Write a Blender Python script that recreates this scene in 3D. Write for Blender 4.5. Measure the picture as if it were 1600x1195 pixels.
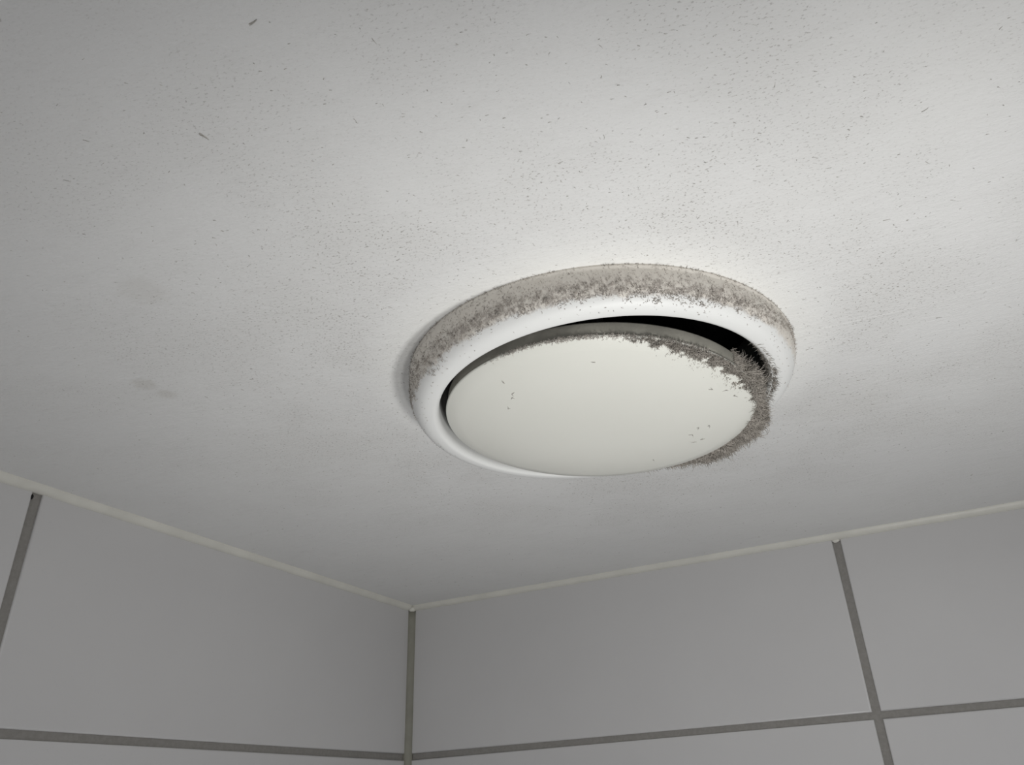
import bpy, bmesh, math, random
import numpy as np
from mathutils import Vector, Matrix, noise

random.seed(7); rng = np.random.default_rng(7)
SC = bpy.context.scene
for o in list(bpy.data.objects): bpy.data.objects.remove(o)

# ------------------------------------------------------------------ camera
U = 0.108                       # metres per working unit (ceiling to first tile joint)
ZC = 2.40                       # height of the wall tiles' top edge
CEIL = ZC + 0.035*U             # height of the ceiling surface
cam_d = bpy.data.cameras.new('camera'); cam = bpy.data.objects.new('camera', cam_d)
SC.collection.objects.link(cam); SC.camera = cam
cam_d.sensor_width = 36; cam_d.lens = 28.0; cam_d.clip_start = 0.01
cam_d.shift_x = -37.2/1600; cam_d.shift_y = -23.4/1600
r0 = Vector((0.8956438620, 0.4422924732, -0.0468981928))
r1 = Vector((-0.2535269793, 0.4210492771, -0.8708855131))
r2 = Vector((-0.3654396575, 0.7918932215, 0.4892432754))
M = Matrix((( r0.x, -r1.x, -r2.x), (r0.y, -r1.y, -r2.y), (r0.z, -r1.z, -r2.z))).to_4x4()
M.translation = Vector((0.381955, -0.558201, ZC - 0.150564))
cam.matrix_world = M

# ------------------------------------------------------------------ light and exposure
vs = SC.view_settings
SC.display_settings.display_device = 'sRGB'
vs.view_transform = 'Standard'; vs.look = 'None'; vs.gamma = 1.0; vs.use_curve_mapping = False
vs.exposure = -0.07
W = bpy.data.worlds.new('world'); SC.world = W; W.use_nodes = True
W.node_tree.nodes['Background'].inputs[0].default_value = (1, 1, 1, 1)
W.node_tree.nodes['Background'].inputs[1].default_value = 0.02

def spot(name, loc, aim, power, size, angle, blend, col):
    l = bpy.data.lights.new(name, 'SPOT'); l.energy = power; l.shadow_soft_size = size
    l.spot_size = math.radians(angle); l.spot_blend = blend; l.color = col
    o = bpy.data.objects.new(name, l); SC.collection.objects.link(o)
    o.location = loc
    o.rotation_euler = (Vector(aim) - Vector(loc)).to_track_quat('-Z', 'Y').to_euler()
    return o
# lamp below the camera, aimed at the valve; second spot added to brighten the left
spot('key_spot', (4.01*U, -3.77*U, ZC - 2.32*U), (3.06*U, -2.24*U, ZC), 2.07, 0.022, 106, 1.0, (1.0, 0.995, 0.97))
spot('key_spot', (3.62*U, -4.14*U, ZC - 2.34*U), (1.73*U, -3.11*U, ZC), 0.80, 0.014, 78, 1.0, (1.0, 0.995, 0.97))
al = bpy.data.lights.new('fill_light', 'AREA'); al.shape = 'SQUARE'; al.size = 0.5      # unseen soft fill, added near the ceiling behind the camera
al.energy = 17.5; al.color = (0.985, 0.99, 1.0)
ao = bpy.data.objects.new('fill_light', al); SC.collection.objects.link(ao); ao.location = (0.9, -1.1, 2.38)
dl = bpy.data.lights.new('edge_glint_light', 'AREA'); dl.shape = 'RECTANGLE'; dl.size = 0.6; dl.size_y = 0.25   # unseen light added low behind the camera for a glint on tile edges
dl.energy = 4.0; do = bpy.data.objects.new('edge_glint_light', dl); SC.collection.objects.link(do)
do.location = (1.15, -2.2, 0.70); do.rotation_euler = (Vector((0.45, 0, 2.25)) - do.location).to_track_quat('-Z', 'Y').to_euler()

# ------------------------------------------------------------------ helpers
COL = SC.collection
def link(name, me, mat=None, parent=None, smooth=False, kind=None):
    o = bpy.data.objects.new(name, me); COL.objects.link(o)
    if mat: me.materials.append(mat)
    if smooth:
        me.polygons.foreach_set('use_smooth', [True]*len(me.polygons))
    if parent: o.parent = parent
    if kind: o['kind'] = kind
    return o
def mesh(name, v, f):
    me = bpy.data.meshes.new(name); me.from_pydata([tuple(a) for a in v], [], [tuple(a) for a in f]); me.update(); return me
def box(name, a, b):
    x0, y0, z0 = a; x1, y1, z1 = b
    v = [(x0,y0,z0),(x1,y0,z0),(x1,y1,z0),(x0,y1,z0),(x0,y0,z1),(x1,y0,z1),(x1,y1,z1),(x0,y1,z1)]
    return mesh(name, v, [(0,3,2,1),(4,5,6,7),(0,1,5,4),(1,2,6,5),(2,3,7,6),(3,0,4,7)])
def struct(o, label, cat): o['kind'] = 'structure'; o['label'] = label; o['category'] = cat; return o

class NT:
    """tiny node helper"""
    def __init__(s, name):
        s.m = bpy.data.materials.new(name); s.m.use_nodes = True; s.t = s.m.node_tree
        s.b = s.t.nodes['Principled BSDF']
    def n(s, typ, **kw):
        nd = s.t.nodes.new(typ)
        for k, v in kw.items():
            if hasattr(nd, k): setattr(nd, k, v)
            else: nd.inputs[k.replace('_', ' ')].default_value = v
        return nd
    def l(s, a, b): s.t.links.new(a, b)
    def val(s, x, sock):
        if hasattr(x, 'links') or isinstance(x, bpy.types.NodeSocket): s.l(x, sock)
        else: sock.default_value = x
    def math(s, op, a, b=0.0, c=0.0, clamp=False):
        nd = s.t.nodes.new('ShaderNodeMath'); nd.operation = op; nd.use_clamp = clamp
        s.val(a, nd.inputs[0]); s.val(b, nd.inputs[1]); s.val(c, nd.inputs[2]); return nd.outputs[0]
    def ramp(s, x, lo, hi, a=0.0, b=1.0):
        nd = s.t.nodes.new('ShaderNodeMapRange'); nd.interpolation_type = 'SMOOTHSTEP'
        s.val(x, nd.inputs[0])
        for i, v in enumerate((lo, hi, a, b)): s.val(v, nd.inputs[i+1])
        return nd.outputs[0]
    def mix(s, f, a, b):
        nd = s.t.nodes.new('ShaderNodeMix'); nd.data_type = 'RGBA'
        s.val(f, nd.inputs[0]); s.val(a, nd.inputs[6]); s.val(b, nd.inputs[7]); return nd.outputs[2]
    def coord(s, scale=(1,1,1), rot=(0,0,0), loc=(0,0,0), out='Object'):
        c = s.t.nodes.new('ShaderNodeTexCoord'); mp = s.t.nodes.new('ShaderNodeMapping')
        s.l(c.outputs[out], mp.inputs[0]); mp.inputs['Scale'].default_value = scale
        mp.inputs['Rotation'].default_value = rot; mp.inputs['Location'].default_value = loc
        return mp.outputs[0]
    def noise(s, vec, scale, detail=3, rough=0.55):
        nd = s.t.nodes.new('ShaderNodeTexNoise'); s.l(vec, nd.inputs['Vector'])
        nd.inputs['Scale'].default_value = scale; nd.inputs['Detail'].default_value = detail
        nd.inputs['Roughness'].default_value = rough; return nd.outputs[0]
    def bump(s, h, strength, dist, prev=None):
        nd = s.t.nodes.new('ShaderNodeBump'); s.val(h, nd.inputs['Height'])
        nd.inputs['Strength'].default_value = strength; nd.inputs['Distance'].default_value = dist
        if prev is not None: s.l(prev, nd.inputs['Normal'])
        return nd.outputs[0]
    def fin(s, col, rough=0.5, normal=None, spec=0.5):
        s.val(col if not isinstance(col, tuple) else (*col, 1), s.b.inputs['Base Color'])
        s.val(rough, s.b.inputs['Roughness']); s.b.inputs['Specular IOR Level'].default_value = spec
        if normal is not None: s.l(normal, s.b.inputs['Normal'])
        return s.m

VC = (2.645*U, -2.6615*U)      # centre of the air valve on the ceiling

# ------------------------------------------------------------------ materials
def mat_ceiling():
    m = NT('ceiling_paint')
    st = m.coord(scale=(1, 2.6, 1), rot=(0, 0, math.radians(-24)))      # brushed direction
    iso = m.coord()
    big = m.noise(iso, 9, 3)
    grain = m.noise(st, 420, 5, 0.6)
    grain2 = m.noise(st, 140, 4, 0.6)
    streak = m.noise(m.coord(scale=(1, 4, 1), rot=(0, 0, math.radians(-24))), 55, 5, 0.65)
    # dust that settled on the paint around the valve: density falls with distance from it
    ln = m.n('ShaderNodeVectorMath', operation='DISTANCE')
    m.l(m.coord(), ln.inputs[0]); ln.inputs[1].default_value = (VC[0], VC[1], 0)
    dist = ln.outputs['Value']
    near = m.ramp(dist, 0.26, 0.09, 0.0, 1.0)
    bounce_halo = m.ramp(dist, 0.1, 0.076, 0.0, 1.0)  # painted halo of light bounced off the ring; dust also thinner here
    patch = m.ramp(m.noise(iso, 22, 3), 0.36, 0.66)
    sp = m.ramp(m.noise(m.coord(scale=(1, 1.6, 1), rot=(0, 0, math.radians(-24))), 950, 2, 0.5), 0.60, 0.70)
    sp2 = m.ramp(m.noise(st, 380, 4, 0.75), 0.61, 0.72)
    dens = m.math('MULTIPLY', m.math('MULTIPLY_ADD', near, 0.75, 0.18), m.math('MULTIPLY_ADD', patch, 0.8, 0.2))
    dens = m.math('MULTIPLY', dens, m.math('MULTIPLY_ADD', bounce_halo, -0.6, 1.0))
    dust = m.math('MULTIPLY', m.math('MAXIMUM', sp, m.math('MULTIPLY', sp2, 0.7)), dens, clamp=True)
    base = m.mix(big, (0.70, 0.70, 0.70, 1), (0.755, 0.755, 0.745, 1))
    base = m.mix(m.math('MULTIPLY', dens, 0.30), base, (0.56, 0.55, 0.53, 1))
    base = m.mix(m.math('MULTIPLY', bounce_halo, 0.6), base, (0.84, 0.84, 0.82, 1))
    base = m.mix(m.ramp(streak, 0.50, 0.75, 0.0, 0.18), base, (0.58, 0.57, 0.56, 1))
    # faint round stains in the paint
    for (x, y, r, k) in ((.1286, -.3761, .006, .35), (.1789, -.4201, .010, .18), (.1290, -.3655, .005, .3), (.372, -.2106, .03, .08)):
        d = m.n('ShaderNodeVectorMath', operation='DISTANCE'); m.l(m.coord(), d.inputs[0]); d.inputs[1].default_value = (x, y, 0)
        w = m.math('ADD', d.outputs['Value'], m.math('MULTIPLY', m.math('SUBTRACT', grain2, 0.5), r))
        base = m.mix(m.math('MULTIPLY', m.ramp(w, r, r*0.4), k), base, (0.50, 0.48, 0.44, 1))
    colr = m.mix(m.math('MULTIPLY', dust, 0.75), base, (0.24, 0.22, 0.20, 1))
    h = m.math('ADD', m.math('MULTIPLY', grain, 0.5), m.math('MULTIPLY', grain2, 0.5))
    b1 = m.bump(h, 0.45, 0.0011)
    b2 = m.bump(streak, 0.2, 0.0010, b1)
    b3 = m.bump(dust, 0.3, 0.0005, b2)
    return m.fin(colr, 0.75, b3, 0.3)

def mat_tile():
    m = NT('tile_glaze')
    v = m.coord(out='Object'); oi = m.n('ShaderNodeObjectInfo')
    add = m.n('ShaderNodeVectorMath', operation='ADD'); m.l(v, add.inputs[0]); m.l(oi.outputs['Location'], add.inputs[1])
    a = m.noise(add.outputs[0], 14, 4, 0.5); b = m.noise(add.outputs[0], 900, 2)
    c = m.mix(a, (0.555, 0.548, 0.552, 1), (0.605, 0.600, 0.600, 1))
    c = m.mix(m.ramp(b, 0.62, 0.75, 0, 0.25), c, (0.50, 0.50, 0.50, 1))
    return m.fin(c, 0.24, m.bump(m.noise(add.outputs[0], 60, 3), 0.1, 0.0006), 0.4)

def mat_simple(name, col, rough=0.6, nscale=None, var=0.08, bump=0.0, spec=0.4):
    m = NT(name)
    if nscale is None: return m.fin(col, rough, None, spec)
    a = m.noise(m.coord(), nscale, 4)
    lo = tuple(c*(1-var) for c in col) + (1,); hi = tuple(min(1, c*(1+var)) for c in col) + (1,)
    return m.fin(m.mix(m.ramp(a, 0.3, 0.7), lo, hi), rough, m.bump(a, bump, 0.001) if bump else None, spec)

def mat_ring():
    # UV: u = angle around the ring (0..1), v = position along the profile (0 at the ceiling, 1 at the lowest edge)
    m = NT('ring_enamel')
    uv = m.n('ShaderNodeUVMap'); uv.uv_map = 'UVMap'
    sx = m.n('ShaderNodeSeparateXYZ'); m.l(uv.outputs[0], sx.inputs[0])
    ang, v = sx.outputs[0], sx.outputs[1]
    o = m.coord()
    big = m.noise(o, 70, 4, 0.6); mid = m.noise(o, 260, 5, 0.7); fine = m.noise(o, 900, 4, 0.75)
    # side of the ring that faces the room (angle of -58 deg -> u = 0.34)
    dl = m.math('ABSOLUTE', m.math('SUBTRACT', ang, 0.315))
    w_ang = m.ramp(dl, 0.33, 0.17)
    w_core = m.ramp(dl, 0.24, 0.07)
    edge = m.math('ADD', v, m.math('MULTIPLY', m.math('SUBTRACT', big, 0.5), 0.22))
    edge = m.math('ADD', edge, m.math('MULTIPLY', m.math('SUBTRACT', mid, 0.5), 0.30))
    lim = m.math('MULTIPLY_ADD', w_ang, 0.42, 0.20)
    e2 = m.math('SUBTRACT', edge, lim)
    film = m.math('MULTIPLY', m.ramp(e2, 0.06, -0.05), m.math('MULTIPLY_ADD', w_ang, 0.9, 0.1))
    band = m.math('MULTIPLY', m.ramp(e2, -0.50, -0.12), m.ramp(e2, 0.07, -0.01))
    clump = m.math('MULTIPLY', band, m.ramp(m.math('ADD', m.math('MULTIPLY', mid, 0.5), m.math('MULTIPLY', fine, 0.5)), 0.42, 0.58))
    clump = m.math('MULTIPLY', clump, m.math('MULTIPLY_ADD', w_core, 0.75, 0.12))
    speck = m.math('MULTIPLY', m.ramp(fine, 0.60, 0.70), m.ramp(v, 0.86, 0.45))
    speck = m.math('MULTIPLY', speck, m.math('MULTIPLY_ADD', w_ang, 0.6, 0.2))
    c = m.mix(film, (0.73, 0.735, 0.725, 1), m.mix(big, (0.65, 0.605, 0.55, 1), (0.72, 0.695, 0.645, 1)))
    c = m.mix(m.math('MULTIPLY', clump, 0.85), c, m.mix(mid, (0.32, 0.285, 0.255, 1), (0.50, 0.45, 0.415, 1)))
    c = m.mix(m.math('MULTIPLY', speck, 0.6), c, (0.30, 0.28, 0.25, 1))
    dusty = m.math('MAXIMUM', film, clump)
    r = m.math('MULTIPLY_ADD', dusty, 0.4, 0.5)
    b = m.bump(m.math('MULTIPLY', m.math('MAXIMUM', clump, m.math('MULTIPLY', film, 0.4)), m.math('MULTIPLY_ADD', fine, 0.6, 0.6)), 0.6, 0.0007)
    return m.fin(c, r, b, 0.45)

def mat_disc():
    m = NT('disc_enamel')
    o = m.coord(); a = m.noise(o, 30, 3); f = m.noise(o, 1500, 2)
    c = m.mix(a, (0.655, 0.655, 0.605, 1), (0.68, 0.68, 0.635, 1))
    c = m.mix(m.ramp(f, 0.72, 0.78, 0, 0.3), c, (0.45, 0.44, 0.4, 1))
    return m.fin(c, m.math('MULTIPLY_ADD', a, 0.1, 0.33), m.bump(a, 0.05, 0.001), 0.4)

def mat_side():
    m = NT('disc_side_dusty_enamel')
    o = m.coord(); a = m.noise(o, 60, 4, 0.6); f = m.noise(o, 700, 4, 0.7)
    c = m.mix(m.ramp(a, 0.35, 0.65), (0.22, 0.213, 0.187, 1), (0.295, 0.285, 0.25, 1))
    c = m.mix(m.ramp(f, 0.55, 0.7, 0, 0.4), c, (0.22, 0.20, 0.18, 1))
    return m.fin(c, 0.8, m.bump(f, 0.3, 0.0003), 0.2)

def mat_dust(name, a, b, scale=500):
    m = NT(name); n = m.noise(m.coord(), scale, 3, 0.6)
    return m.fin(m.mix(m.ramp(n, 0.35, 0.65), (*a, 1), (*b, 1)), 0.95, None, 0.1)

M_ceil = mat_ceiling(); M_tile = mat_tile()
M_grout = mat_simple('grout', (0.265, 0.255, 0.24), 0.9, 500, 0.06, 0.25, 0.2)
M_seal = mat_simple('ceiling_sealant', (0.66, 0.65, 0.60), 0.42, 40, 0.05, 0.15, 0.5)
M_cseal = mat_simple('corner_sealant', (0.26, 0.255, 0.215), 0.6, 60, 0.08, 0.15, 0.4)
M_ring = mat_ring(); M_disc = mat_disc(); M_side = mat_side()
M_collar = mat_simple('collar_plastic', (0.60, 0.60, 0.56), 0.45, 90, 0.15, 0.1)
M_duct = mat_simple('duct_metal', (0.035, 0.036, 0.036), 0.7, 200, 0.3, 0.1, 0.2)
M_steel = mat_simple('spindle_steel', (0.2, 0.2, 0.2), 0.5)
M_fluff = mat_dust('dust_fluff', (0.30, 0.275, 0.245), (0.46, 0.425, 0.385))
M_fluffd = mat_dust('dust_fluff_dark', (0.18, 0.165, 0.145), (0.32, 0.295, 0.265))
M_rdust = mat_dust('ring_dust_pale', (0.40, 0.37, 0.34), (0.56, 0.52, 0.48))
M_rdustd = mat_dust('ring_dust_dark', (0.25, 0.225, 0.20), (0.40, 0.36, 0.325))
M_fleck = mat_dust('dust_flecks', (0.30, 0.29, 0.265), (0.52, 0.50, 0.47), 3000)
M_black = mat_simple('black_void', (0.01, 0.01, 0.01), 0.9)
M_paint = mat_simple('wall_paint', (0.6, 0.6, 0.59), 0.8, 20, 0.04)
M_floor = mat_simple('floor_tiles_grey', (0.30, 0.30, 0.30), 0.5, 12, 0.1)

# ------------------------------------------------------------------ room shell
RX, RY = 1.9, 2.3
T = 0.0013                                           # tiles stand this proud of the grout
J = 0.0050; JH = 0.0041                              # widths of the upright and level joints
# ceiling: slab with the round duct opening cut through it
def ceiling():
    n = 128; hr = 0.655*U; v = []; f = []
    corners = []
    for k in range(n):
        a = 2*math.pi*k/n; c, s = math.cos(a), math.sin(a)
        ts = []
        if c > 1e-9: ts.append((RX - VC[0])/c)
        if c < -1e-9: ts.append((-0.05 - VC[0])/c)
        if s > 1e-9: ts.append((0.05 - VC[1])/s)
        if s < -1e-9: ts.append((-RY - VC[1])/s)
        t = min(ts); corners.append((VC[0]+c*t, VC[1]+s*t))
    # pull the nearest spoke ends onto the exact corners
    for cx, cy in ((RX, .05), (RX, -RY), (-.05, .05), (-.05, -RY)):
        i = min(range(n), key=lambda q: (corners[q][0]-cx)**2 + (corners[q][1]-cy)**2); corners[i] = (cx, cy)
    th = 0.06
    for k in range(n):
        a = 2*math.pi*k/n; hx, hy = VC[0]+hr*math.cos(a), VC[1]+hr*math.sin(a)
        v += [(hx, hy, 0), (*corners[k], 0), (*corners[k], th), (hx, hy, th)]
    for k in range(n):
        a, b = 4*k, 4*((k+1) % n)
        for i in range(4):
            j = (i+1) % 4; f.append((a+i, b+i, b+j, a+j))
    me = mesh('ceiling', v, f)
    bm = bmesh.new(); bm.from_mesh(me); bmesh.ops.recalc_face_normals(bm, faces=bm.faces); bm.to_mesh(me); bm.free()
    o = link('ceiling', me, M_ceil); o.location.z = CEIL
    return struct(o, 'white painted ceiling with fine brush marks and specks of dust', 'ceiling')
O_ceil = ceiling()

A_R = 3.128*U; B_L = 3.035*U; H1 = 1.0*U             # joints of the photograph
PW, PH = 0.334, 0.25                                 # tile pitch
def tile_mesh(name, w, h, nseg=3):
    """tile in its own plane: x right 0..w, z up 0..h, front towards -y, rounded arris"""
    bm = bmesh.new(); bmesh.ops.create_cube(bm, size=1)
    for q in bm.verts: q.co = Vector(((q.co.x+.5)*w, (q.co.y+.5)*0.007, (q.co.z+.5)*h))
    es = [e for e in bm.edges if all(abs(q.co.y) < 1e-6 for q in e.verts)]
    bmesh.ops.bevel(bm, geom=es, offset=0.0009, segments=nseg, affect='EDGES', profile=0.5)
    me = bpy.data.meshes.new(name); bm.to_mesh(me); bm.free()
    me.polygons.foreach_set('use_smooth', [len(p.vertices) == 4 and p.area < 0.003*max(w, h) for p in me.polygons])
    me.materials.append(M_tile); return me
def tiled_wall(wall, first, along_x, length):
    cache = {}; rows = []; z = 0.0
    rows.append((-H1 + JH/2, 0.0010))
    z = -H1 - JH/2
    while z > -2.35:
        rows.append((max(z - PH + JH, -2.39), z)); z -= PH
    cols = [(0.003, first - J/2)]; x = first + J/2
    while x < length - 0.02:
        cols.append((x, min(x + PW - J, length))); x += PW
    for zi, (z0, z1) in enumerate(rows):
        for xi, (x0, x1) in enumerate(cols):
            w, h = round(x1-x0, 4), round(z1-z0, 4)
            if (w, h) not in cache: cache[(w, h)] = tile_mesh('tile', w, h)
            o = bpy.data.objects.new('tile', cache[(w, h)]); COL.objects.link(o); o.parent = wall
            tz = 0.00012*math.sin(7*xi+3*zi)
            if along_x: o.location = (x0, tz, ZC + z0)
            else:
                o.location = (-tz, -x1, ZC + z0); o.rotation_euler = (0, 0, math.radians(90))
# right wall: plane y = 0, left wall: plane x = 0 (tile faces); grout lies T behind
wr = struct(link('wall_right', box('wall_right', (-0.05, T, 0), (RX, 0.05, CEIL)), M_grout), 'right wall of large light grey tiles with grey grout', 'wall')
tiled_wall(wr, A_R, True, RX)
wl = struct(link('wall_left', box('wall_left', (-0.05, -RY, 0), (-T, T, CEIL)), M_grout), 'left wall of large light grey tiles with grey grout', 'wall')
tiled_wall(wl, B_L, False, RY)
struct(link('wall_back', box('wall_back', (-0.05, -RY-0.05, 0), (RX+0.05, -RY, CEIL)), M_paint), 'plain painted wall behind the camera', 'wall')
struct(link('wall_side', box('wall_side', (RX, -RY, 0), (RX+0.05, 0.05, CEIL)), M_paint), 'plain painted wall opposite the left tiled wall', 'wall')
struct(link('floor', box('floor', (-0.05, -RY-0.05, -0.05), (RX+0.05, 0.05, 0)), M_floor), 'grey bathroom floor', 'floor')

# sealant beads between ceiling and tiles, and in the corner
def bead(name, p0, p1, inn, size_w, size_c, mat, label, n=160, up=Vector((0, 0, 1)), wob=0.00018, seed=0):
    """soft bead in the inner corner between a wall (normal 'inn') and the surface on the 'up' side"""
    v = []; f = []; K = 7
    p0, p1 = Vector(p0), Vector(p1)
    for i in range(n+1):
        t = i/n; p = p0.lerp(p1, t); L = (p1-p0).length*t
        w = size_w + wob*noise.noise(Vector((L*60, seed, 0)))*2; c = size_c + wob*3*noise.noise(Vector((L*35, seed+9, 0)))
        for k in range(K):
            a = k/(K-1)*math.pi/2
            e = 1.12
            x = c*(math.cos(a)**e); y = w*(math.sin(a)**e)
            v.append(p + inn*x - up*y)
        v.append(p - inn*0.002 - up*w); v.append(p - inn*0.002 + up*0.001); v.append(p + inn*c + up*0.001)
    KK = K+3
    for i in range(n):
        for k in range(KK):
            a = i*KK+k; b = i*KK+(k+1) % KK; f.append((a, b, b+KK, a+KK))
    f.append(tuple(range(KK))[::-1]); f.append(tuple(range(n*KK, n*KK+KK)))
    me = mesh(name, v, f)
    bm = bmesh.new(); bm.from_mesh(me); bmesh.ops.recalc_face_normals(bm, faces=bm.faces); bm.to_mesh(me); bm.free()
    o = link(name, me, mat, smooth=True); return struct(o, label, 'sealant')
bh = 0.035*U
bead('trim_1', (0, 0, CEIL), (0, -RY, CEIL), Vector((1, 0, 0)), bh, bh*1.0, M_seal, 'cream sealant bead along the ceiling above the left tiled wall', 300, seed=1)
bead('trim_2', (0, 0, CEIL), (RX, 0, CEIL), Vector((0, -1, 0)), bh, bh*1.0, M_seal, 'cream sealant bead along the ceiling above the right tiled wall', 300, seed=4)
bead('trim_3', (0, 0, ZC+0.001), (0, 0, 0), Vector((1, 0, 0)), 0.0042, 0.0042, M_cseal, 'dark grey sealant joint running down the tiled corner', 300, up=Vector((0, 1, 0)), wob=0.00006, seed=7)

def blob(name, loc, r, mat, parent=None, sc=(1, 1, 1), seed=0, sub=3, amp=0.2):
    bm = bmesh.new(); bmesh.ops.create_icosphere(bm, subdivisions=sub, radius=1)
    for q in bm.verts:
        d = 1 + amp*noise.noise(q.co*1.6 + Vector((seed, 0, 0)))
        q.co = Vector((q.co.x*sc[0], q.co.y*sc[1], q.co.z*sc[2]))*r*d
    me = bpy.data.meshes.new(name); bm.to_mesh(me); bm.free()
    o = link(name, me, mat, parent, smooth=True); o.location = loc; return o
blob('sealant_blob', (0.0022, -0.0022, ZC + 0.0012), 0.0030, M_seal, bpy.data.objects['trim_2'], (1, 1, 0.8), 3)
blob('sealant_blob', (A_R, 0.0002, ZC - 0.0002), 0.0019, M_seal, bpy.data.objects['trim_2'], (1.3, .7, .8), 5)
blob('chip', (-0.0006, -B_L - 0.0024, ZC - 0.0022), 0.0010, M_black, wl, (0.8, 0.8, 1.3), 8)

# ------------------------------------------------------------------ air valve
valve = bpy.data.objects.new('exhaust_air_valve', None); COL.objects.link(valve)
valve.location = (VC[0], VC[1], CEIL)
valve['label'] = 'round white exhaust air valve in the ceiling, furred with grey dust'; valve['category'] = 'vent'
valve.empty_display_size = 0.05
def zloc(z): return z - 0.035*U                      # working height (0 = tile top) -> local height below the ceiling

# profile of the mounting ring
R0, RC, ZD, PN = 0.7066, 0.612, 0.1636, 2.45
CO = (0.0169, -0.0496); TX, TY = 0.0442, 0.0029      # slightly skewed seat
def ring_point(r, z, a):
    k = min(1, -z/ZD) if r > RC else 1.0
    if r <= RC: k = 1.0
    x = CO[0]*min(1, max(-z/ZD, 0)) + r*math.cos(a)
    y = CO[1]*min(1, max(-z/ZD, 0)) + r*math.sin(a)
    kk = min(1, max(-z/ZD, 0))
    return Vector((x, y, z + kk*(TX*math.cos(a) + TY*math.sin(a))*r))*U
def ring_profile():
    pts = [(R0+0.004, 0.004, 0.0), (R0+0.004, -0.012, 0.01), (R0+0.0005, -0.016, 0.03)]
    N = 34
    for i in range(2, N+1):
        a = i/N*math.pi/2
        pts.append((RC + (R0-RC)*math.cos(a)**(2/PN), -ZD*math.sin(a)**(2/PN), 0.03 + 0.0))
    out = []; L = 0.0
    for i, (r, z, _) in enumerate(pts):
        if i: L += math.hypot(r-pts[i-1][0], z-pts[i-1][1])
        out.append((r, z, L))
    tot = L; out = [(r, z, l/tot) for r, z, l in out]
    ri = 0.592
    for i in range(1, 9):
        a = i/8*math.pi/2
        out.append((RC - (RC-ri)*math.sin(a), -ZD + 0.028*(1-math.cos(a)), 1 + 0.02*i))
    out.append((ri+0.003, -ZD*0.45, 1.3)); out.append((ri+0.006, 0.0, 1.6)); out.append((ri+0.006, 0.18, 1.9))
    out.append((ri+0.018, 0.18, 1.95)); out.append((ri+0.018, 0.004, 2.0))
    return out
PR = ring_profile()
def lathe(name, prof, fn, n=256, closed=True, uv=True):
    v = []; f = []; uvs = []
    m_ = len(prof)
    for k in range(n):
        a = 2*math.pi*k/n - math.pi
        for (r, z, s) in prof: v.append(fn(r, z, a))
    for k in range(n):
        k2 = (k+1) % n
        rng_ = range(m_) if closed else range(m_-1)
        for i in rng_:
            j = (i+1) % m_
            f.append((k*m_+i, k*m_+j, k2*m_+j, k2*m_+i))
            s0, s1 = prof[i][2], prof[j][2]
            uvs += [(k/n, s0), (k/n, s1), ((k+1)/n, s1), ((k+1)/n, s0)]
    me = mesh(name, v, f)
    if uv:
        l = me.uv_layers.new(name='UVMap'); l.data.foreach_set('uv', [c for t in uvs for c in t])
    return me
def fix_normals(me):
    bm = bmesh.new(); bm.from_mesh(me); bmesh.ops.recalc_face_normals(bm, faces=bm.faces); bm.to_mesh(me); bm.free()
rm = lathe('ring', PR, ring_point); fix_normals(rm)
O_ring = link('mounting_ring', rm, M_ring, valve, smooth=True)
O_ring['label'] = 'thick rounded white ring with tan dust on its outer slope'

# duct stub behind the ceiling
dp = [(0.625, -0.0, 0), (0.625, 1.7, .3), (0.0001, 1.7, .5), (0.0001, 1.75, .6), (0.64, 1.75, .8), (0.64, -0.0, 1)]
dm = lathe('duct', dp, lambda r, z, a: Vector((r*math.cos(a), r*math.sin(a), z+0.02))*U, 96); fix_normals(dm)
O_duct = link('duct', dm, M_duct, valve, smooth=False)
O_duct['label'] = 'dark duct behind the valve opening'

# disc: own local frame, slightly tilted
DC = Vector((0.0025*U, -0.0545*U, zloc(-0.1621*U))); DR = 0.5523
nrm = Vector((-0.0365, -0.0273, -1)).normalized()
dq = Vector((0, 0, -1)).rotation_difference(nrm)
DM = Matrix.Translation(DC) @ dq.to_matrix().to_4x4()
def disc_point(r, z, a): return DM @ (Vector((r*math.cos(a), r*math.sin(a), z))*U)
ER = 0.010
prof = [(0.0001, -0.036, 0)]
for i in range(1, 13): r = (DR-ER)*i/12; prof.append((r, -0.036*(1-(r/DR)**4), r))
for i in range(1, 7): a = i/6*math.pi/2; prof.append((DR-ER+ER*math.sin(a), ER*(1-math.cos(a)), DR+a/50))
prof.append((DR-0.004, 0.014, 1.0)); prof.append((0.40, 0.014, 1.1)); prof.append((0.0001, 0.014, 1.2))
fm = lathe('disc', prof, disc_point, 192); fix_normals(fm)
bm = bmesh.new(); bm.from_mesh(fm); bmesh.ops.remove_doubles(bm, verts=bm.verts, dist=2e-5); bm.to_mesh(fm); bm.free()
O_disc = link('valve_disc', fm, M_disc, valve, smooth=True); O_disc['label'] = 'flat off-white round front plate'
BT = 0.062
prof = [(DR-0.006, 0.010, 0), (DR-0.0055, 0.030, .2), (DR-0.005, BT-0.006, .4), (DR-0.006, BT-0.002, .45), (DR-0.010, BT, .5), (DR-0.022, BT, .6),
        (DR-0.05, BT-0.006, .65), (0.30, BT+0.05, .8), (0.12, BT+0.16, .9), (0.0001, BT+0.17, .95), (0.0001, 0.012, 1.0)]
sm = lathe('rim', prof, disc_point, 192); fix_normals(sm)
O_rim = link('disc_rim', sm, M_side, valve, smooth=True); O_rim['label'] = 'dusty grey side wall of the disc'
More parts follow.
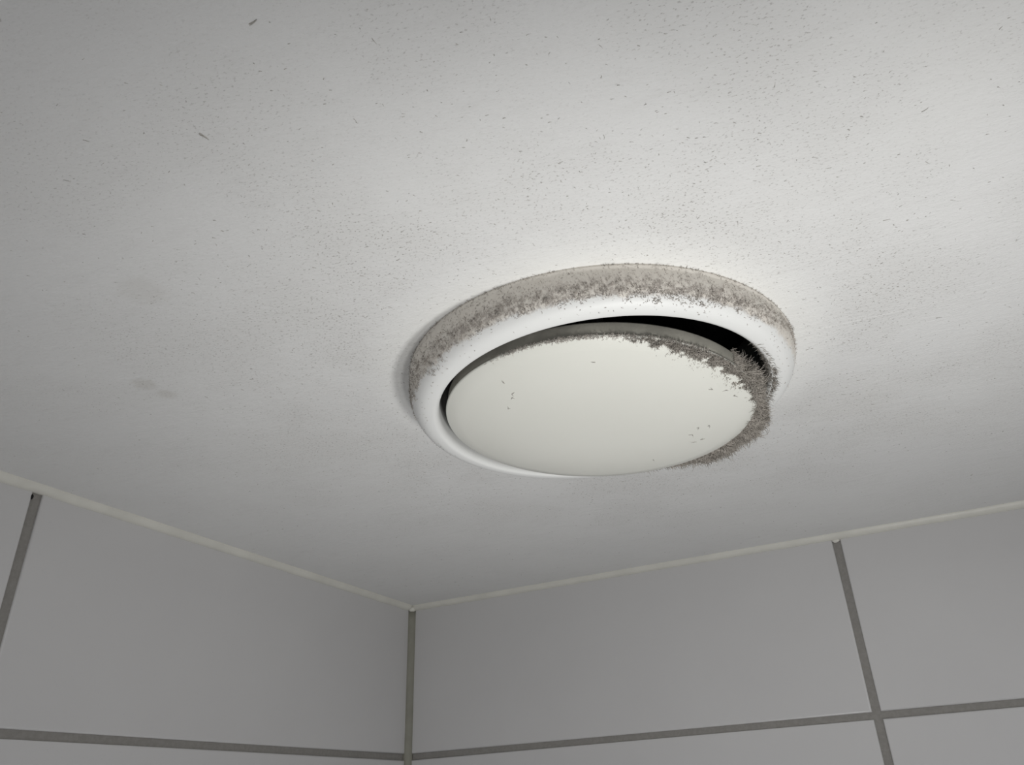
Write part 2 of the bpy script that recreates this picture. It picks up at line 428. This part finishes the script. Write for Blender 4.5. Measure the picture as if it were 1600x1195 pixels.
# spindle and cross bars in the throat
sp = [(0.0001, 0.10, 0), (0.03, 0.10, .1), (0.03, 0.62, .5), (0.0001, 0.62, 1)]
O_sp = link('spindle', lathe('spindle', sp, disc_point, 16), M_steel, valve, smooth=True)
for ang in (0.5, 2.07):
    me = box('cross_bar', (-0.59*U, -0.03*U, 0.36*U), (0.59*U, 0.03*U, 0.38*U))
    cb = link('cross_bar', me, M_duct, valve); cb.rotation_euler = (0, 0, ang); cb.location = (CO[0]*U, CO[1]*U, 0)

# ------------------------------------------------------------------ dust
class Fibres:
    def __init__(s): s.v = []; s.f = []; s.n = 0
    def add(s, p, d, length, rad, curl=0.5, seg=4, flat=None):
        """one curly tapered fibre of three-sided section, rooted at p and leaving along d"""
        p = np.array(p, float); d = np.array(d, float); d /= np.linalg.norm(d)+1e-12
        st = length/seg; axis = rng.normal(size=3); axis /= np.linalg.norm(axis)
        k = curl*rng.uniform(0.3, 1.3)
        for i in range(seg+1):
            t = i/seg; r = rad*(1-0.75*t)
            u = np.cross(d, [0.3, 0.5, 0.81]); u /= np.linalg.norm(u)+1e-9; w = np.cross(d, u)
            for j in range(3):
                a = j*2.0944; s.v.append(p + r*(math.cos(a)*u + math.sin(a)*w))
            d = d + k*np.cross(axis, d) + rng.normal(scale=0.18*curl+0.02, size=3)
            if flat is not None: d = d - flat*np.dot(d, flat)*0.6
            d /= np.linalg.norm(d); p = p + d*st
        b = s.n
        for i in range(seg):
            for j in range(3):
                a0 = b+3*i+j; a1 = b+3*i+(j+1) % 3
                s.f.append((a0, a1, a1+3)); s.f.append((a0, a1+3, a0+3))
        s.n += 3*(seg+1)
    def build(s, name, mat, parent, label=None):
        me = bpy.data.meshes.new(name); V = np.array(s.v, dtype=np.float32); F = np.array(s.f, dtype=np.int32)
        me.vertices.add(len(V)); me.vertices.foreach_set('co', V.ravel())
        me.loops.add(F.size); me.loops.foreach_set('vertex_index', F.ravel())
        me.polygons.add(len(F)); me.polygons.foreach_set('loop_start', np.arange(0, F.size, 3, dtype=np.int32))
        me.polygons.foreach_set('loop_total', np.full(len(F), 3, dtype=np.int32))
        me.update(); me.validate()
        o = link(name, me, mat, parent, smooth=True, kind='stuff')
        if label: o['label'] = label
        return o
def sstep(x, a, b):
    t = min(1, max(0, (x-a)/(b-a))); return t*t*(3-2*t)
def N3(x, y, z=0): return noise.noise(Vector((x, y, z)))
D2R = math.pi/180

# --- felt of lint wrapped around the side of the disc (angle 0 = +x, towards the right of the photo)
def felt_thick(deg):
    t = 0.22*sstep(deg, -12, 4) + 0.78*sstep(deg, 14, 46)
    t *= 1 - sstep(deg, 66, 94)
    return t*0.115*(1 + 0.40*N3(deg*0.13, 1.7) + 0.30*N3(deg*0.4, 5.1))
def felt():
    v = []; f = []; n = 300; K = 10; a0, a1 = -15, 96
    for i in range(n+1):
        deg = a0 + (a1-a0)*i/n; a = deg*D2R; t = max(0.002, felt_thick(deg))
        for k in range(K+1):
            s = k/K; r = DR - 0.006 + t*math.sin(math.pi*min(1, s*1.02))**0.6
            z = 0.010 + s*(BT+0.002)
            jit = 1 + 0.3*N3(i*0.35, k*0.8, 3)*(t > 0.01)
            v.append(disc_point(DR-0.006 + (r-DR+0.006)*jit, z, a))
    for i in range(n):
        for k in range(K):
            a = i*(K+1)+k; f.append((a, a+1, a+K+2, a+K+1))
    me = mesh('lint', v, f); fix_normals(me)
    o = link('lint_felt', me, M_fluff, O_disc, smooth=True, kind='stuff'); o['label'] = 'felted grey lint around the right side of the disc'
felt()
# fibres standing out of the felt
F = Fibres(); FD = Fibres()
def rvec(s): return rng.normal(scale=s, size=3)
for q in range(11000):
    deg = rng.uniform(-16, 95); t = felt_thick(deg)
    if t < 0.004 and rng.random() < 0.7: continue
    a = deg*D2R; s = rng.random()
    bulge = math.sin(math.pi*min(1, s))**0.6
    P = disc_point(DR-0.010 + t*bulge*0.95, 0.009 + s*(BT+0.002), a)
    tang = rng.normal()*0.9
    d = np.array([math.cos(a) - tang*math.sin(a), math.sin(a) + tang*math.cos(a), (s-0.5)*0.8 + rng.normal()*0.45])
    Lf = (0.008 + 0.026*rng.random()**2 + 0.16*t*rng.random())*U
    if rng.random() < 0.02: Lf *= 2.0
    (F if rng.random() < 0.72 else FD).add(P, d, Lf, rng.uniform(0.0010, 0.0021)*U, 0.55)
# --- clumps of lint lying over the top right edge of the disc face
def clump_mask(deg, rr):
    """0..1: lint on the face near its rim; rr is distance inwards from the rim"""
    w = sstep(deg, -64, -40)*(1 - sstep(deg, 0, 16))
    reach = 0.020 + 0.11*sstep(deg, -56, -30)*(1 - sstep(deg, -18, 4))
    u = deg*D2R*DR; e = rr/reach
    web = abs(N3(u*24, rr*20, 1.0) + 0.5*N3(u*55, rr*50, 7.0))
    th = 0.42*(1 - sstep(e, 0.08, 0.42)) + 0.11*(1 - sstep(e, 0.7, 1.0))
    return w*(1 - sstep(web, th*0.7, th + 0.02))
cnt = 0
for q in range(34000):
    deg = rng.uniform(-68, 18); rr = rng.random()**1.3*0.14
    mk = clump_mask(deg, rr)
    if rng.random() > mk: continue
    a = deg*D2R; lift = rng.random()*0.008
    P = disc_point(DR-rr, (ER*0.5 if rr < 0.006 else 0) - 0.002 - lift, a)
    ph = rng.uniform(0, 2*math.pi)
    d = np.array([math.cos(ph), math.sin(ph), rng.normal()*0.35])
    (F if rng.random() < 0.6 else FD).add(P, d, rng.uniform(0.006, 0.016)*U, rng.uniform(0.0008, 0.0016)*U, 0.9, 3)
# thin dusty fringe along the upper edge of the disc
FR = Fibres()
for q in range(3600):
    deg = rng.uniform(-112, -30); a = deg*D2R
    w = 0.35 + 0.65*sstep(N3(deg*0.25, 2.2), -0.25, 0.3)
    w *= sstep(deg, -112, -92)
    if rng.random() > w: continue
    s = rng.random()
    P = disc_point(DR - 0.001 - 0.009*max(0, 1-3*s)*rng.random(), 0.001 + s*0.013, a)
    ph = rng.uniform(0, 2*math.pi); d = np.array([math.cos(a)+math.cos(ph), math.sin(a)+math.sin(ph), -0.3+rng.normal()*0.4])
    (FR if rng.random() < 0.75 else F).add(P, d, rng.uniform(0.003, 0.010)*U, rng.uniform(0.0006, 0.0012)*U, 0.9, 3)
FR.build('edge_dust', M_rdust, O_disc, 'pale dust fringe along the near edge of the disc')
# few stray hairs off the right edge over the face
for q in range(150):
    a = rng.uniform(-8, 48)*D2R
    P = disc_point(DR-0.004, -0.001, a)
    d = np.array([-math.cos(a)+rng.normal()*0.5, -math.sin(a)+rng.normal()*0.5, -0.15])
    FD.add(P, d, rng.uniform(0.008, 0.03)*U, 0.0008*U, 0.5, 3)
F.build('lint_fibres', M_fluff, O_disc, 'light grey-brown lint fibres on the edge of the disc')
FD.build('lint_fibres', M_fluffd, O_disc, 'dark lint fibres on the edge of the disc')

# --- hairs on the inside of the mounting ring, right side
G = Fibres()
for q in range(3600):
    deg = rng.normal(14, 13)
    if not -14 < deg < 46: continue
    a = deg*D2R; s = rng.random()**1.2
    z = -ZD + 0.004 + s*0.12; r = 0.594 if s > 0.1 else 0.602
    P = ring_point(r, z, a) if True else None
    # inside surface: shift with the skewed crest
    inward = rng.random() < 0.6
    out = -1 if inward else 1
    d = np.array([out*math.cos(a), out*math.sin(a), -0.35 + rng.normal()*0.4]) + rvec(0.45)
    if not inward and s > 0.12: continue
    G.add(P, d, rng.uniform(0.006, 0.019)*U, rng.uniform(0.0008, 0.0015)*U, 0.6)
for q in range(260):
    deg = rng.normal(16, 13)
    if not -16 < deg < 46: continue
    a = deg*D2R; P = ring_point(0.604 + 0.006*rng.random(), -ZD + 0.001, a)
    d = np.array([math.cos(a), math.sin(a), -0.25]) + rvec(0.35)
    G.add(P, d, rng.uniform(0.010, 0.032)*U, rng.uniform(0.0008, 0.0014)*U, 0.5)
G.build('lint_fibres', M_fluffd, O_ring, 'short dark hairs on the inner edge of the ring')

# --- fine dust clinging to the outer slope of the ring
K = Fibres(); KD = Fibres()
SL = [(r, z, s) for r, z, s in PR if s <= 1.0]
def slope(s):
    for i in range(len(SL)-1):
        if SL[i][2] <= s <= SL[i+1][2]:
            t = (s-SL[i][2])/(SL[i+1][2]-SL[i][2]+1e-9)
            return (SL[i][0]*(1-t)+SL[i+1][0]*t, SL[i][1]*(1-t)+SL[i+1][1]*t)
    return SL[-1][:2]
for q in range(46000):
    deg = rng.uniform(-190, 30); a = deg*D2R; s = rng.uniform(0.03, 0.92)
    wa = sstep(deg, -185, -140)*(1 - sstep(deg, -35, 25))
    lim = 0.22 + 0.42*wa + 0.13*N3(deg*0.09, 4.4) + 0.12*N3(deg*0.35, s*6, 2)
    bandw = math.exp(-((s-lim+0.12)/0.17)**2)*(s < lim+0.05) + 0.14*(s < lim)
    cl = sstep(N3(deg*0.45, s*14, 9) + 0.5*N3(deg*1.3, s*35, 4), -0.15, 0.35)
    if rng.random() > wa*(bandw*(0.15+0.85*cl)) + 0.012: continue
    r, z = slope(s); P = ring_point(r+0.0008, z-0.0005, a)
    d = np.array([math.cos(a), math.sin(a), -0.5])*0.5 + rvec(0.8)
    (K if rng.random() < 0.6 else KD).add(P, d, rng.uniform(0.003, 0.010)*U, rng.uniform(0.0006, 0.0012)*U, 0.9, 3)
# dust line where the ring meets the ceiling
for q in range(500):
    a = rng.uniform(-180, 60)*D2R; P = ring_point(R0+0.004, -0.004, a)
    KD.add(P, np.array([math.cos(a), math.sin(a), -0.2])+rvec(0.9), rng.uniform(0.005, 0.016)*U, 0.0008*U, 0.8, 3)
K.build('ring_dust', M_rdust, O_ring, 'pale dust clinging to the outer slope of the ring')
KD.build('ring_dust', M_rdustd, O_ring, 'dark dust specks on the outer slope of the ring')

# --- specks on the disc face
DF = Fibres()
inv = DM.inverted()
for (x, y) in ((0.2682,-0.3388),(0.2676,-0.3318),(0.2666,-0.3295),(0.2611,-0.3226),(0.3199,-0.2753),(0.3239,-0.2748),(0.3158,-0.2703),(0.3171,-0.2630),(0.3137,-0.2623),(0.3381,-0.2923),(0.3368,-0.2983),(0.3328,-0.3018),(0.2934,-0.2521),(0.3027,-0.3385)):
    l = inv @ Vector((x-VC[0], y-VC[1], DC.z)); rr_ = math.hypot(l.x, l.y)/U; P = DM @ Vector((l.x, l.y, -0.036*(1-(rr_/DR)**4)*U - 0.0001))
    for j in range(2):
        ph = rng.uniform(0, 6.28); DF.add(P, (math.cos(ph), math.sin(ph), 0.0), rng.uniform(0.008, 0.02)*U, 0.0016*U, 0.3, 3, np.array([0, 0, 1.0]))
DF.build('face_specks', M_fleck, O_disc, 'tiny dark specks on the front of the disc')

# --- flecks of dust sticking to the ceiling paint
C = Fibres()
for q in range(30000):
    x = rng.uniform(0.0, 0.62); y = rng.uniform(-0.62, 0.0)
    dd = math.hypot(x-VC[0], y-VC[1])/U
    if dd < 0.725: continue
    w = 0.04 + 0.9*math.exp(-((dd-0.7)/0.75)**2)*(0.35 + 0.65*sstep(N3(x*22, y*22, 3), -0.3, 0.3))
    if rng.random() > w: continue
    ph = math.radians(24) + rng.normal()*0.7
    sz = rng.uniform(0.003, 0.009) if rng.random() < 0.96 else rng.uniform(0.010, 0.020)
    C.add((x, y, -0.00005), (math.cos(ph), math.sin(ph), 0), sz*U, rng.uniform(0.0005, 0.0014)*U, 0.35, 3, np.array([0, 0, 1.0]))
for (x, y, s, ph) in ((.2807, -.4791, .022, 0.0), (.2470, -.4611, .026, 1.2)):
    C.add((x, y, -0.0001), (math.cos(ph), math.sin(ph), 0), s*U, 0.0032*U, 0.2, 4, np.array([0, 0, 1.0]))
oc = C.build('dust_flecks', M_fleck, O_ceil, 'grey dust flecks stuck to the ceiling paint')
# raised hairline of paint to the right of the valve
def ridge(pts, w, h):
    v = []; f = []; pts = [Vector((*q, 0)) for q in pts]
    for i, q in enumerate(pts):
        t = (pts[min(i+1, len(pts)-1)] - pts[max(i-1, 0)]).normalized(); s = Vector((-t.y, t.x, 0))
        k = max(0.02, math.sin(math.pi*(i+0.2)/(len(pts)-0.6))**0.5)
        v += [q - s*w*k + Vector((0, 0, 0.0002)), q - s*w*0.5*k - Vector((0, 0, h*k*0.8)), q + s*w*0.5*k - Vector((0, 0, h*k*0.8)), q + s*w*k + Vector((0, 0, 0.0002))]
    for i in range(len(pts)-1):
        for j in range(3): f.append((4*i+j, 4*i+j+1, 4*i+j+5, 4*i+j+4))
    me = mesh('paint_ridge', v, f); fix_normals(me); return link('paint_ridge', me, M_ceil, O_ceil, smooth=True)
def seg(a, b, n, amp=0.0003):
    return [(a[0]+(b[0]-a[0])*i/n, a[1]+(b[1]-a[1])*i/n + amp*N3(i*0.4, a[0]*50)) for i in range(n+1)]
ridge(seg((.3681, -.2796), (.4085, -.2765), 30), 0.00022, 0.00018)
ridge(seg((.4074, -.2767), (.4600, -.2745), 30), 0.00016, 0.00010)
ridge(seg((.3235, -.1700), (.3719, -.2106), 24), 0.0006, 0.00012)
